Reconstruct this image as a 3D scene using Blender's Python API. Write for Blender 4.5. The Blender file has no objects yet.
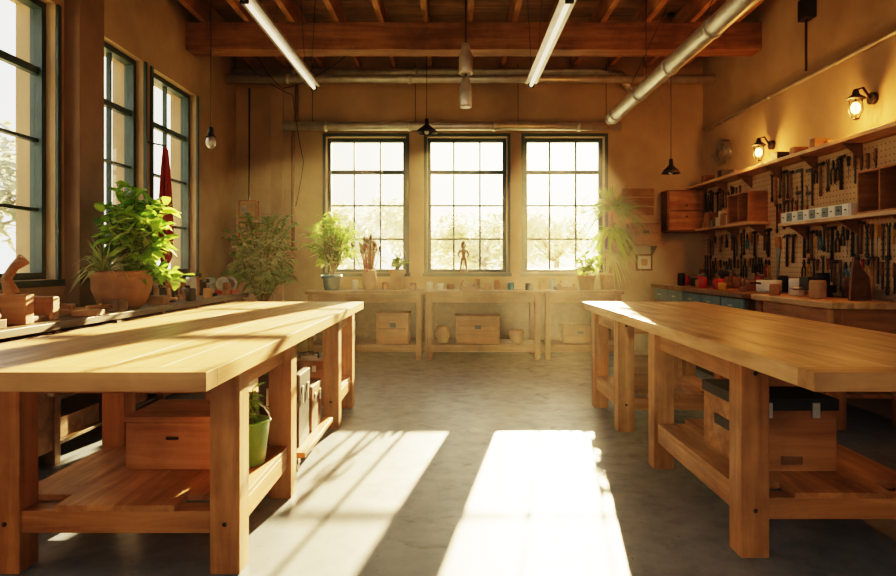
import bpy, bmesh, math, random
from mathutils import Vector, Matrix, noise
R = random.Random(7)
S = bpy.context.scene
COL = S.collection
V = Vector
Z = V((0,0,1))

# ------------------------------------------------------------------ materials
def newmat(name):
    m = bpy.data.materials.new(name); m.use_nodes = True
    nt = m.node_tree; nt.nodes.clear()
    out = nt.nodes.new('ShaderNodeOutputMaterial')
    return m, nt, out
def c4(c): return (c[0], c[1], c[2], 1)
def ramp(nt, fac, stops):
    r = nt.nodes.new('ShaderNodeValToRGB')
    e = r.color_ramp.elements
    e[0].position, e[0].color = stops[0][0], c4(stops[0][1])
    e[1].position, e[1].color = stops[-1][0], c4(stops[-1][1])
    for p, c in stops[1:-1]:
        x = e.new(p); x.color = c4(c)
    nt.links.new(fac, r.inputs[0]); return r.outputs[0]
def mapped(nt, scale):
    tc = nt.nodes.new('ShaderNodeTexCoord'); mp = nt.nodes.new('ShaderNodeMapping')
    mp.inputs['Scale'].default_value = scale
    nt.links.new(tc.outputs['Object'], mp.inputs[0]); return mp
def noise_n(nt, vec, scale, detail=4, rough=.55, dist=0):
    n = nt.nodes.new('ShaderNodeTexNoise')
    n.inputs['Scale'].default_value = scale; n.inputs['Detail'].default_value = detail
    n.inputs['Roughness'].default_value = rough; n.inputs['Distortion'].default_value = dist
    nt.links.new(vec, n.inputs['Vector']); return n.outputs['Fac']
def mul(nt, a, b, fac=1.0):
    m = nt.nodes.new('ShaderNodeMix'); m.data_type = 'RGBA'; m.blend_type = 'MULTIPLY'
    m.inputs[0].default_value = fac
    nt.links.new(a, m.inputs[6]); nt.links.new(b, m.inputs[7]); return m.outputs[2]
def wood(name, dark, light, axis='Y', rough=.5, island=.35, stain=.45, gs=1.0, knots=0):
    m, nt, out = newmat(name)
    sc = {'X': (1.3, 16, 16), 'Y': (16, 1.3, 16), 'Z': (16, 16, 1.3)}[axis]
    mp = mapped(nt, tuple(s*gs for s in sc))
    geo = nt.nodes.new('ShaderNodeNewGeometry')
    ad = nt.nodes.new('ShaderNodeVectorMath'); ad.operation = 'ADD'
    sc2 = nt.nodes.new('ShaderNodeMath'); sc2.operation = 'MULTIPLY'; sc2.inputs[1].default_value = 37
    nt.links.new(geo.outputs['Random Per Island'], sc2.inputs[0])
    nt.links.new(mp.outputs[0], ad.inputs[0]); nt.links.new(sc2.outputs[0], ad.inputs[1])
    n1 = noise_n(nt, ad.outputs[0], 1.0, 7, .6, .7)
    mid = tuple((a+b)/2 for a, b in zip(dark, light))
    col = ramp(nt, n1, [(.3, dark), (.5, mid), (.66, light)])
    isl = ramp(nt, geo.outputs['Random Per Island'], [(0, (1-island,)*3), (1, (1, 1, 1))])
    mp2 = mapped(nt, (1, 1, 1))
    st = ramp(nt, noise_n(nt, mp2.outputs[0], 2.3, 5, .65), [(.35, (1-stain,)*3), (.6, (1, 1, 1))])
    col = mul(nt, mul(nt, col, isl), st)
    if knots:
        mp3 = mapped(nt, {'X': (1.2, 4, 4), 'Y': (4, 1.2, 4), 'Z': (4, 4, 1.2)}[axis])
        kn = ramp(nt, noise_n(nt, mp3.outputs[0], 1.6, 2, .4), [(.24, (.45, .36, .28)), (.31, (1, 1, 1))])
        col = mul(nt, col, kn, knots)
    b = nt.nodes.new('ShaderNodeBsdfPrincipled')
    nt.links.new(col, b.inputs['Base Color'])
    rr = ramp(nt, n1, [(.3, (rough+.12,)*3), (.7, (rough-.08,)*3)])
    nt.links.new(rr, b.inputs['Roughness'])
    bp = nt.nodes.new('ShaderNodeBump'); bp.inputs['Strength'].default_value = .18; bp.inputs['Distance'].default_value = .01
    nt.links.new(n1, bp.inputs['Height']); nt.links.new(bp.outputs[0], b.inputs['Normal'])
    nt.links.new(b.outputs[0], out.inputs[0]); return m
def paint(name, col, rough=.6, var=.25, scale=3, metal=0, bump=.08):
    m, nt, out = newmat(name)
    mp = mapped(nt, (1, 1, 1))
    f = noise_n(nt, mp.outputs[0], scale, 6, .6)
    cc = ramp(nt, f, [(.3, tuple(c*(1-var) for c in col)), (.7, tuple(min(1, c*(1+var*.4)) for c in col))])
    b = nt.nodes.new('ShaderNodeBsdfPrincipled')
    nt.links.new(cc, b.inputs['Base Color']); b.inputs['Roughness'].default_value = rough
    b.inputs['Metallic'].default_value = metal
    if bump:
        bp = nt.nodes.new('ShaderNodeBump'); bp.inputs['Strength'].default_value = bump; bp.inputs['Distance'].default_value = .02
        nt.links.new(noise_n(nt, mp.outputs[0], scale*12, 4), bp.inputs['Height']); nt.links.new(bp.outputs[0], b.inputs['Normal'])
    nt.links.new(b.outputs[0], out.inputs[0]); return m
def leafmat(name, a, b_, tf=.45):
    m, nt, out = newmat(name)
    geo = nt.nodes.new('ShaderNodeNewGeometry')
    col = ramp(nt, geo.outputs['Random Per Island'], [(0, a), (1, b_)])
    d = nt.nodes.new('ShaderNodeBsdfPrincipled'); d.inputs['Roughness'].default_value = .45
    t = nt.nodes.new('ShaderNodeBsdfTranslucent')
    nt.links.new(col, d.inputs['Base Color'])
    br = nt.nodes.new('ShaderNodeGamma'); br.inputs[1].default_value = .75
    nt.links.new(col, br.inputs[0]); nt.links.new(br.outputs[0], t.inputs[0])
    mx = nt.nodes.new('ShaderNodeMixShader'); mx.inputs[0].default_value = tf
    nt.links.new(d.outputs[0], mx.inputs[1]); nt.links.new(t.outputs[0], mx.inputs[2])
    nt.links.new(mx.outputs[0], out.inputs[0]); return m
def emis(name, col, s):
    m, nt, out = newmat(name)
    e = nt.nodes.new('ShaderNodeEmission'); e.inputs[0].default_value = c4(col); e.inputs[1].default_value = s
    nt.links.new(e.outputs[0], out.inputs[0]); return m

M_topY = wood('wood_bench_top', (.46, .25, .105), (.80, .50, .25), 'Y', .38, .09, .25, 1, .8)
M_topX = wood('wood_bench_end', (.36, .17, .065), (.60, .33, .14), 'X', .5, .1, .3, 1, .6)
M_legZ = wood('wood_leg', (.30, .12, .038), (.58, .265, .09), 'Z', .5, .2, .4, 1, .8)
M_railY = wood('wood_rail_y', (.30, .12, .038), (.58, .265, .09), 'Y', .5, .2, .4, 1, .6)
M_railX = wood('wood_rail_x', (.30, .12, .038), (.58, .265, .09), 'X', .5, .2, .4, 1, .6)
M_box = wood('wood_box', (.32, .13, .045), (.55, .26, .095), 'X', .55, .2)
M_boxD = wood('wood_box_dark', (.16, .07, .028), (.29, .135, .055), 'X', .55, .2)
M_beam = wood('wood_beam', (.20, .09, .035), (.38, .19, .075), 'X', .65, .2)
M_joist = wood('wood_joist', (.32, .15, .055), (.52, .28, .115), 'Y', .65, .3)
M_deck = wood('wood_deck', (.24, .12, .048), (.40, .22, .092), 'X', .7, .35)
M_back = wood('wood_backbench', (.24, .125, .055), (.40, .23, .105), 'X', .55, .25)
M_backZ = wood('wood_backbench_leg', (.24, .125, .055), (.40, .23, .105), 'Z', .55, .25)
M_dkwood = wood('wood_dark_counter', (.08, .045, .025), (.18, .105, .05), 'Y', .42, .2)
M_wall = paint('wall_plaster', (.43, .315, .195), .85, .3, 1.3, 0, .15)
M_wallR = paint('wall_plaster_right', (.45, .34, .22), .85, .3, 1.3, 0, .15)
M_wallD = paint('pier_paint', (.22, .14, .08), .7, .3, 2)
M_frame = paint('window_frame_paint', (.03, .065, .065), .45, .3, 6)
M_teal = paint('teal_drawer_paint', (.16, .24, .27), .5, .3, 5)
M_steel = paint('galvanised_steel', (.62, .60, .57), .36, .25, 8, .6, 0)
M_dark = paint('dark_iron', (.03, .028, .026), .5, .3, 9, .4, 0)
M_chrome = paint('tool_steel', (.35, .34, .33), .35, .4, 20, .8, 0)
M_terra = paint('terracotta', (.38, .18, .08), .7, .35, 7)
M_terra2 = paint('clay_tan', (.44, .28, .15), .7, .3, 9)
M_blue = paint('blue_glaze', (.05, .20, .30), .25, .3, 9, 0, 0)
M_green = paint('green_bucket', (.13, .32, .06), .4, .2, 9, 0, 0)
M_red = paint('red_plastic', (.38, .03, .02), .4, .2, 9, 0, 0)
M_redc = paint('red_cloth', (.38, .04, .035), .9, .3, 9)
M_yel = paint('yellow_plastic', (.55, .30, .03), .4, .2, 9, 0, 0)
M_white = paint('white_enamel', (.68, .66, .62), .35, .12, 9, 0, 0)
M_blk = paint('black_rubber', (.02, .02, .02), .6, .2, 9, 0, 0)
M_soil = paint('soil', (.05, .03, .018), .95, .5, 30)
M_paper = paint('paper', (.58, .50, .38), .9, .15, 9)
M_leafA = leafmat('leaf_bright', (.10, .29, .02), (.34, .54, .06))
M_leafB = leafmat('leaf_deep', (.05, .15, .03), (.15, .29, .055))
M_leafC = leafmat('leaf_grassy', (.22, .29, .09), (.42, .47, .17))
M_leafO = leafmat('leaf_outdoor_haze_tint', (.55, .56, .38), (.80, .77, .55), .6)  # bright haze over the back trees is put into this pale leaf colour
M_leafP = leafmat('leaf_outdoor_shade_tint', (.26, .29, .24), (.42, .44, .37), .4)  # darker copy for the left trees, shade put into the leaf colour
M_stem = paint('stem', (.16, .15, .05), .8, .3, 9, 0, 0)
M_bulb = emis('bulb_glow', (1, .42, .10), 30)
M_tube = emis('tube_glow', (1, .78, .48), 2.2)
M_grass = paint('outdoor_grass', (.50, .48, .34), .95, .3, .8)
M_bark = paint('bark', (.32, .26, .19), .9, .4, 6)

M_glass, nt, out = newmat('window_glass')
tr = nt.nodes.new('ShaderNodeBsdfTransparent'); tr.inputs[0].default_value = (.97, .97, .95, 1)
gl = nt.nodes.new('ShaderNodeBsdfGlossy'); gl.inputs['Roughness'].default_value = .03
mx = nt.nodes.new('ShaderNodeMixShader'); mx.inputs[0].default_value = .04
nt.links.new(tr.outputs[0], mx.inputs[1]); nt.links.new(gl.outputs[0], mx.inputs[2]); nt.links.new(mx.outputs[0], out.inputs[0])

# floor
M_floor, nt, out = newmat('polished_concrete')
mp = mapped(nt, (1, 1, 1))
n1 = noise_n(nt, mp.outputs[0], .9, 8, .6, .4)
n2 = noise_n(nt, mp.outputs[0], 7, 8, .7, .2)
col = ramp(nt, n1, [(.3, (.115, .15, .20)), (.5, (.165, .205, .26)), (.7, (.22, .255, .30))])
sp = ramp(nt, n2, [(.3, (.65, .65, .65)), (.5, (.95, .95, .95)), (.7, (1.1, 1.08, 1.05))])
n3 = noise_n(nt, mp.outputs[0], 38, 3, .5)
dots = ramp(nt, n3, [(.26, (.45, .42, .38)), (.33, (1, 1, 1))])
n4 = noise_n(nt, mp.outputs[0], 3.1, 3, .5, 1.5)
blot = ramp(nt, n4, [(.30, (.6, .56, .5)), (.36, (1, 1, 1))])
col = mul(nt, mul(nt, mul(nt, col, sp), dots), blot)
b = nt.nodes.new('ShaderNodeBsdfPrincipled'); nt.links.new(col, b.inputs['Base Color'])
rr = ramp(nt, n2, [(.3, (.50,)*3), (.7, (.34,)*3)]); nt.links.new(rr, b.inputs['Roughness'])
bp = nt.nodes.new('ShaderNodeBump'); bp.inputs['Strength'].default_value = .12; bp.inputs['Distance'].default_value = .01
nt.links.new(n2, bp.inputs['Height']); nt.links.new(bp.outputs[0], b.inputs['Normal'])
nt.links.new(b.outputs[0], out.inputs[0])

# pegboard with regularly spaced holes (object space Y,Z)
M_peg, nt, out = newmat('pegboard')
tc = nt.nodes.new('ShaderNodeTexCoord'); sx = nt.nodes.new('ShaderNodeSeparateXYZ'); nt.links.new(tc.outputs['Object'], sx.inputs[0])
def mth(op, a, bv=None):
    n = nt.nodes.new('ShaderNodeMath'); n.operation = op
    if hasattr(a, 'links'): nt.links.new(a, n.inputs[0])
    else: n.inputs[0].default_value = a
    if bv is not None:
        if hasattr(bv, 'links'): nt.links.new(bv, n.inputs[1])
        else: n.inputs[1].default_value = bv
    return n.outputs[0]
fy = mth('SUBTRACT', mth('FRACT', mth('MULTIPLY', sx.outputs[1], 20)), .5)
fz = mth('SUBTRACT', mth('FRACT', mth('MULTIPLY', sx.outputs[2], 20)), .5)
d2 = mth('ADD', mth('MULTIPLY', fy, fy), mth('MULTIPLY', fz, fz))
hole = mth('GREATER_THAN', d2, .022)
base = ramp(nt, noise_n(nt, tc.outputs['Object'], 2.5, 5), [(.3, (.42, .29, .16)), (.7, (.60, .43, .26))])
hc = ramp(nt, hole, [(0, (.2, .16, .12)), (1, (1, 1, 1))])
b = nt.nodes.new('ShaderNodeBsdfPrincipled'); b.inputs['Roughness'].default_value = .7
nt.links.new(mul(nt, base, hc), b.inputs['Base Color']); nt.links.new(b.outputs[0], out.inputs[0])

# ------------------------------------------------------------------ builder
class B:
    def __init__(s): s.bm = bmesh.new(); s.mats = []
    def mi(s, m):
        if m not in s.mats: s.mats.append(m)
        return s.mats.index(m)
    def box(s, x0, x1, y0, y1, z0, z1, m, rz=0, rx=0, ry=0):
        c = V(((x0+x1)/2, (y0+y1)/2, (z0+z1)/2)); h = V((abs(x1-x0)/2, abs(y1-y0)/2, abs(z1-z0)/2))
        rot = Matrix.Rotation(rz, 3, 'Z') @ Matrix.Rotation(ry, 3, 'Y') @ Matrix.Rotation(rx, 3, 'X')
        vs = [s.bm.verts.new(c + rot @ V((h.x*i, h.y*j, h.z*k))) for i in (-1, 1) for j in (-1, 1) for k in (-1, 1)]
        k = s.mi(m)
        for q in ((0, 1, 3, 2), (4, 6, 7, 5), (0, 4, 5, 1), (2, 3, 7, 6), (0, 2, 6, 4), (1, 5, 7, 3)):
            f = s.bm.faces.new([vs[i] for i in q]); f.material_index = k
    def frame(s, d):
        d = d.normalized(); a = V((1, 0, 0)) if abs(d.x) < .9 else V((0, 1, 0))
        u = d.cross(a).normalized(); return u, d.cross(u)
    def cyl(s, p0, p1, r0, r1, m, seg=12, cap=True):
        p0, p1 = V(p0), V(p1); u, w = s.frame(p1-p0); k = s.mi(m)
        A = []; Bq = []
        for i in range(seg):
            a = 2*math.pi*i/seg; o = u*math.cos(a)+w*math.sin(a)
            A.append(s.bm.verts.new(p0+o*r0)); Bq.append(s.bm.verts.new(p1+o*r1))
        for i in range(seg):
            f = s.bm.faces.new((A[i], A[(i+1) % seg], Bq[(i+1) % seg], Bq[i])); f.smooth = True; f.material_index = k
        if cap:
            for L in (A[::-1], Bq):
                f = s.bm.faces.new(L); f.material_index = k
    def tube(s, pts, r, m, seg=8):
        pts = [V(p) for p in pts]; k = s.mi(m); prev = None
        for i, p in enumerate(pts):
            d = (pts[min(i+1, len(pts)-1)] - pts[max(i-1, 0)]); u, w = s.frame(d)
            rr = r[i] if isinstance(r, (list, tuple)) else r
            ring = [s.bm.verts.new(p + (u*math.cos(2*math.pi*j/seg)+w*math.sin(2*math.pi*j/seg))*rr) for j in range(seg)]
            if prev:
                for j in range(seg):
                    f = s.bm.faces.new((prev[j], prev[(j+1) % seg], ring[(j+1) % seg], ring[j])); f.smooth = True; f.material_index = k
            else:
                s.bm.faces.new(ring[::-1]).material_index = k
            prev = ring
        s.bm.faces.new(prev).material_index = k
    def lathe(s, prof, o, m, seg=24):
        o = V(o); k = s.mi(m); prev = None
        for r, z in prof:
            ring = [s.bm.verts.new(o+V((math.cos(2*math.pi*j/seg)*r, math.sin(2*math.pi*j/seg)*r, z))) for j in range(seg)]
            if prev:
                for j in range(seg):
                    f = s.bm.faces.new((prev[j], prev[(j+1) % seg], ring[(j+1) % seg], ring[j])); f.smooth = True; f.material_index = k
            prev = ring
    def ball(s, c, r, m, sc=(1, 1, 1), sub=2):
        k = s.mi(m)
        g = bmesh.ops.create_icosphere(s.bm, subdivisions=sub, radius=r, matrix=Matrix.Translation(V(c)) @ Matrix.Diagonal((*sc, 1)))
        for v in g['verts']:
            for f in v.link_faces: f.material_index = k; f.smooth = True
    def poly(s, pts, th, m):
        k = s.mi(m); th = V(th)
        a = [s.bm.verts.new(V(p)) for p in pts]; c = [s.bm.verts.new(V(p)+th) for p in pts]
        s.bm.faces.new(a).material_index = k; s.bm.faces.new(c[::-1]).material_index = k
        n = len(a)
        for i in range(n):
            s.bm.faces.new((a[i], c[i], c[(i+1) % n], a[(i+1) % n])).material_index = k
    def leaf(s, p, d, L, W, droop, m, seg=3):
        k = s.mi(m); p = V(p); d = V(d).normalized()
        side = d.cross(Z)
        if side.length < .05: side = V((math.cos(L*99), math.sin(L*99), 0))
        side.normalize(); side = (side + V((0, 0, R.uniform(-.5, .5)))).normalized()
        prev = None
        for i in range(seg+1):
            t = i/seg; q = p + d*L*t - Z*droop*L*t*t
            w = W*.5*math.sin(math.pi*(.1+.88*t))**.8
            a = s.bm.verts.new(q-side*w); c = s.bm.verts.new(q+side*w)
            if prev:
                f = s.bm.faces.new((prev[0], prev[1], c, a)); f.material_index = k; f.smooth = True
            prev = (a, c)
    def done(s, name, bevel=0, parent=None):
        if len(s.bm.faces) < 6000: bmesh.ops.recalc_face_normals(s.bm, faces=s.bm.faces[:])
        me = bpy.data.meshes.new(name)
        xs = [v.co for v in s.bm.verts]
        lo = V((min(v.x for v in xs), min(v.y for v in xs), min(v.z for v in xs))); hi = V((max(v.x for v in xs), max(v.y for v in xs), max(v.z for v in xs)))
        o = V(((lo.x+hi.x)/2, (lo.y+hi.y)/2, lo.z))
        bmesh.ops.translate(s.bm, verts=s.bm.verts[:], vec=-o)
        s.bm.to_mesh(me); s.bm.free()
        for m in s.mats: me.materials.append(m)
        ob = bpy.data.objects.new(name, me); ob.location = o; COL.objects.link(ob)
        if parent: ob.parent = parent; ob.location = o-parent.location
        if bevel:
            md = ob.modifiers.new('bevel', 'BEVEL'); md.width = bevel; md.segments = 2; md.limit_method = 'ANGLE'; md.angle_limit = math.radians(50)
        return ob

XL, XR, YB, YF, H = -3.0, 3.49, 8.9, -2.2, 4.2
JZ = 3.95
# ------------------------------------------------------------------ room shell
b = B(); b.box(XL-.3, XR+.3, YF-.3, YB+.3, -.12, 0, M_floor); b.done('floor')
b = B()
n = 60
for i in range(n):
    y0 = YF-.3 + (YB-YF+.6)*i/n; y1 = YF-.3 + (YB-YF+.6)*(i+1)/n
    b.box(XL-.3, XR+.3, y0+.002, y1-.002, H, H+.05, M_deck)
b.box(XL-.3, XR+.3, YF-.3, YB+.3, H+.05, H+.08, M_beam)
b.done('ceiling')

BW = [(-1.75, -.64, 1.1, 2.99), (-.345, .765, 1.1, 2.99), (1.01, 2.12, 1.1, 2.99)]
LW = [(.6, 2.6, 1.12, 3.2), (3.3, 4.84, 1.12, 3.2), (5.42, 6.22, 1.12, 3.2), (6.4, 7.5, 1.12, 3.2)]  # first opening is unseen, added to let in more light
FILLW = [(-2.6, -.3, .7, 3.4), (.7, 3.0, .7, 3.4)]  # unseen openings behind the camera, added for fill light
def wall(name, axis, at0, at1, lo, hi, openings, m):
    b = B()
    def bx(a0, a1, z0, z1):
        if a1-a0 < 1e-4 or z1-z0 < 1e-4: return
        if axis == 'X': b.box(a0, a1, at0, at1, z0, z1, m)
        else: b.box(at0, at1, a0, a1, z0, z1, m)
    cur = lo
    for a0, a1, z0, z1 in openings:
        bx(cur, a0, 0, H); bx(a0, a1, 0, z0); bx(a0, a1, z1, H); cur = a1
    bx(cur, hi, 0, H); return b.done(name)
wall('wall_back', 'X', YB, YB+.3, XL-.3, XR+.3, BW, M_wall)
wall('wall_left', 'Y', XL-.3, XL, YF, YB, LW, M_wall)
wall('wall_right', 'Y', XR, XR+.3, YF, YB, [], M_wallR)
wall('wall_front', 'X', YF-.3, YF, XL-.3, XR+.3, FILLW, M_wall)

wn = [0]
def window(axis, a0, a1, z0, z1, at, cols, rows, inward, thick_rows=()):
    wn[0] += 1; b = B()
    def bx(u0, u1, v0, v1, d0, d1, m):
        lo, hi = sorted((at+d0*inward, at+d1*inward))
        if axis == 'X': b.box(u0, u1, lo, hi, v0, v1, m)
        else: b.box(lo, hi, u0, u1, v0, v1, m)
    f = .05
    bx(a0, a0+f, z0, z1, -.04, .05, M_frame); bx(a1-f, a1, z0, z1, -.04, .05, M_frame)
    bx(a0+f, a1-f, z0, z0+f, -.04, .05, M_frame); bx(a0+f, a1-f, z1-f, z1, -.04, .05, M_frame)
    for i in range(1, cols):
        u = a0+(a1-a0)*i/cols; bx(u-.012, u+.012, z0+f, z1-f, -.02, .02, M_frame)
    for j in range(1, rows):
        v = z0+(z1-z0)*j/rows; w = .028 if j in thick_rows else .012
        bx(a0+f, a1-f, v-w, v+w, -.021, .025, M_frame)
    bx(a0+f, a1-f, z0+f, z1-f, -.004, .0, M_glass)
    b.done('window_%d' % wn[0])
for w in BW: window('X', *w, YB+.16, 3, 4, -1, (3,))
for w, c in zip(LW, (4, 3, 2, 2)): window('Y', *w, XL-.12, c, 4, 1, (3,))
for w in FILLW: window('X', *w, YF-.16, 3, 4, 1, (3,))  # glazing of the added fill-light openings, out of view
b = B()
for x0, x1, z0, z1 in BW:
    b.box(x0-.06, x1+.06, YB-.06, YB-.001, z0-.05, z0-.001, M_frame)
    for xx in (x0-.045, x1+.003): b.box(xx, xx+.042, YB-.025, YB-.001, z0, z1, M_frame)
    b.box(x0-.045, x1+.045, YB-.025, YB-.001, z1, z1+.045, M_frame)
b.done('trim_1')
b = B()
for y0, y1, z0, z1 in LW:
    b.box(XL+.001, XL+.05, y0-.04, y1+.04, z0-.05, z0-.001, M_frame)
    for yy in (y0-.045, y1+.003): b.box(XL+.001, XL+.02, yy, yy+.042, z0, z1, M_frame)
b.done('trim_2')
b = B()
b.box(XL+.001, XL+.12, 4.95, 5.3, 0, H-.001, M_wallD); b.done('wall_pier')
b = B(); b.box(XL+.5, XL+.66, YB-.06, YB-.001, 0, H-.001, M_wall); b.done('wall_pier')

b = B(); b.box(XL+.001, XR-.001, 7.2, 7.45, 3.64, JZ-.001, M_beam)
b.done('ceiling_beam', .008)
b = B(); b.box(XL+.001, XR-.001, 1.2, 1.45, 3.64, JZ-.001, M_beam); b.done('ceiling_beam', .008)
for i in range(13):
    b = B(); x = -2.8 + i*.5
    b.box(x-.03, x+.03, YF+.001, YB-.001, JZ, H-.001, M_joist); b.done('ceiling_joist')

# ------------------------------------------------------------------ big workbenches
def workbench(x0, x1, y0, y1, pairs, name='wooden_workbench'):
    T = .9; t0 = .838; e = .1
    b = B(); L = .12; ins = .07
    xa, xb = x0+ins, x1-ins
    for ya, yb in pairs:
        for xx in (xa, xb-L):
            for yy in (ya, yb-L):
                b.box(xx, xx+L, yy, yy+L, 0, t0-.001, M_legZ)
            b.box(xx+.035, xx+.08, ya+L, yb-L, t0-.12, t0-.001, M_railY)
            b.box(xx+.02, xx+.1, ya+L, yb-L, .16, .25, M_railY)
        for yy in (ya, yb-L):
            b.box(xa+L, xb-L, yy+.03, yy+.075, t0-.12, t0-.001, M_railX)
            b.box(xa+L, xb-L, yy+.01, yy+.1, .16, .25, M_railX)
    for ya, yb in pairs:
        for xx in (xa+L/2, xb-L/2):
            for zz in (.2, .78):
                b.cyl((xx, ya-.006, zz), (xx, ya+.002, zz), .01, .01, M_dark, 8)
    ob = b.done(name, .006)
    b = B()
    for ya, yb in pairs:
        m = 4; ww = (xb-xa-.04)/m
        for i in range(m):
            b.box(xa+.02+i*ww+.0004, xa+.02+(i+1)*ww-.0004, ya+(L+.002 if i in (0, m-1) else .0), yb-(L+.002 if i in (0, m-1) else 0), .251, .276, M_railY)
    b.done('lower_shelf', .0015, ob)
    b = B(); n = 6; w = (x1-x0)/n
    for i in range(n):
        b.box(x0+i*w+.0003, x0+(i+1)*w-.0003, y0+e, y1, t0, T-R.uniform(0, .0006), M_topY)
    b.box(x0, x1, y0, y0+e-.0006, t0, T, M_topX)
    b.done('bench_top', .0015, ob)
    return ob
workbench(-1.92, -.78, 2.03, 5.65, [(2.56, 3.5), (4.8, 5.58)])
workbench(1.15, 2.16, 2.03, 5.65, [(2.70, 3.98), (4.7, 5.6)])
SH = .277

def crate(x0, x1, y0, y1, z0, h, m=M_box, name='wooden_crate', lid=True, slats=2):
    b = B(); t = .018
    for i in range(slats):
        za = z0+t+(h-t)*i/slats+.002; zb = z0+t+(h-t)*(i+1)/slats-.002
        b.box(x0, x1, y0, y0+t, za, zb, m); b.box(x0, x1, y1-t, y1, za, zb, m)
        b.box(x0, x0+t, y0+t, y1-t, za, zb, m); b.box(x1-t, x1, y0+t, y1-t, za, zb, m)
    b.box(x0, x1, y0, y1, z0, z0+t, m)
    for xx in (x0+.001, x1-.031):
        b.box(xx, xx+.03, y0-.01, y0-.0005, z0+.004, z0+h-.004, m)
    if lid: b.box(x0-.01, x1+.01, y0-.015, y1+.01, z0+h, z0+h+.02, m)
    cx = (x0+x1)/2; b.box(cx-.04, cx+.04, y0-.006, y0-.0005, z0+h*.55, z0+h*.7, M_dark)
    return b.done(name, .003)
b = B(); x0, x1, y0, y1 = -1.53, -1.1, 3.0, 3.36
b.box(x0, x1, y0, y1, SH, SH+.22, M_box); b.box(x0-.008, x1+.008, y0-.008, y1+.008, SH+.222, SH+.25, M_box); b.box(x0+.19, x0+.25, y0-.008, y0-.0005, SH+.14, SH+.155, M_dark); b.done('wooden_storage_box', .004)
def toolbox(x0, x1, y0, y1, z0, h, m, name='metal_toolbox'):
    b = B()
    b.box(x0, x1, y0, y1, z0, z0+h*.7, m)
    b.box(x0-.005, x1+.005, y0-.005, y1+.005, z0+h*.7+.003, z0+h, m)
    for k in (.25, .75):
        xx = x0+(x1-x0)*k; b.box(xx-.015, xx+.015, y0-.014, y0-.005, z0+h*.58, z0+h*.82, M_steel)
        yy = y0+(y1-y0)*k; b.box(x1+.005, x1+.012, yy-.015, yy+.015, z0+h*.58, z0+h*.82, M_steel)
    cx, cy = (x0+x1)/2, (y0+y1)/2; q = (x1-x0)*.25
    b.tube([(cx-q, cy, z0+h-.002), (cx-q, cy, z0+h+.04), (cx, cy, z0+h+.05), (cx+q, cy, z0+h+.04), (cx+q, cy, z0+h-.002)], .008, M_dark)
    return b.done(name, .005)
b = B(); b.box(-1.5, -.86, 3.75, 4.62, .1, .13, M_railY)
for xx in (-1.45, -.95):
    for yy in (3.82, 4.5): b.cyl((xx, yy, .04), (xx+.035, yy, .04), .04, .04, M_blk, 16); b.box(xx-.005, xx+.04, yy-.02, yy+.02, .05, .0995, M_steel)
b.done('wooden_dolly', .003)
toolbox(-1.16, -.92, 3.85, 4.12, .131, .44, M_dark); toolbox(-1.14, -.92, 4.2, 4.5, .131, .3, M_boxD); toolbox(-1.45, -1.22, 3.9, 4.3, .131, .24, M_teal)
toolbox(-1.3, -1.0, 5.0, 5.3, SH, .2, M_boxD)

b = B(); x0, x1, y0, y1 = 1.37, 1.79, 2.98, 3.48
b.box(x0, x1, y0, y1, SH, SH+.28, M_box)
b.box(x0-.008, x1+.008, y0-.008, y1+.008, SH+.282, SH+.335, M_blk)
for xx in (x0+.08, x1-.12): b.box(xx, xx+.035, y0-.018, y0-.009, SH+.25, SH+.32, M_steel)
b.box(x0-.006, x0-.0005, y0+.15, y1-.15, SH+.14, SH+.19, M_dark)
b.tube([(1.45, 3.25, SH+.333), (1.45, 3.25, SH+.365), (1.57, 3.25, SH+.375), (1.69, 3.25, SH+.365), (1.69, 3.25, SH+.333)], .01, M_dark)
b.box(x0+.16, x1-.16, y0-.006, y0-.0005, SH+.03, SH+.07, M_boxD)
b.done('lidded_wooden_chest', .006)
crate(1.35, 1.75, 4.87, 5.2, SH, .24)

# ------------------------------------------------------------------ plants
def pot(b, c, r, h, m, seg=24, bowl=False):
    if bowl: pr = [(0, 0), (r*.55, 0), (r*.75, h*.12), (r*.95, h*.5), (r*.97, h*.8), (r*1.04, h*.84), (r*1.04, h), (r*.93, h), (r*.9, h*.86), (0, h*.86)]
    else: pr = [(0, 0), (r*.7, 0), (r*.9, h*.78), (r*1.02, h*.79), (r*1.05, h), (r*.92, h), (r*.88, h*.87), (0, h*.87)]
    b.lathe(pr[:-1], c, m, seg); b.lathe([(r*.88, h*.87), (r*.4, h*.89), (0.001, h*.9)], c, M_soil, seg)
XMIN = [-2.98, 8.86]
def clampv(p):
    p.x = max(p.x, XMIN[0]); p.y = min(p.y, XMIN[1]); return p
def bushy(b, c, rx, h, ns, ll, lw, m, nl=9, bias=(0, 0), hang=0):
    c = V(c)
    for i in range(ns):
        a = R.uniform(0, 2*math.pi); t = R.random()**.6
        e = c + V((math.cos(a)*rx*t+bias[0], math.sin(a)*rx*t+bias[1], h*R.uniform(.45, 1)*(1-.35*t*t)))
        if hang and R.random() < hang: e.z = c.z - R.uniform(0, h*.25)
        clampv(e)
        mid = (c+e)/2 + V((0, 0, h*.22))
        b.tube([c.lerp(mid, u).lerp(mid.lerp(e, u), u) for u in [j/6 for j in range(7)]], [.007-.0008*j for j in range(7)], M_stem, 5)
        for j in range(nl):
            u = min(.25+.75*(j+R.random())/nl, 1)
            p = c.lerp(mid, u).lerp(mid.lerp(e, u), u)
            d = V((R.gauss(0, 1), R.gauss(0, 1), R.uniform(-.3, .8)))
            if p.x < XMIN[0]+.2: d.x = abs(d.x)
            if p.y > XMIN[1]-.2: d.y = -abs(d.y)
            b.leaf(p, d, ll*R.uniform(.6, 1.2), lw*R.uniform(.7, 1.2), R.uniform(.1, .6), m)
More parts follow.
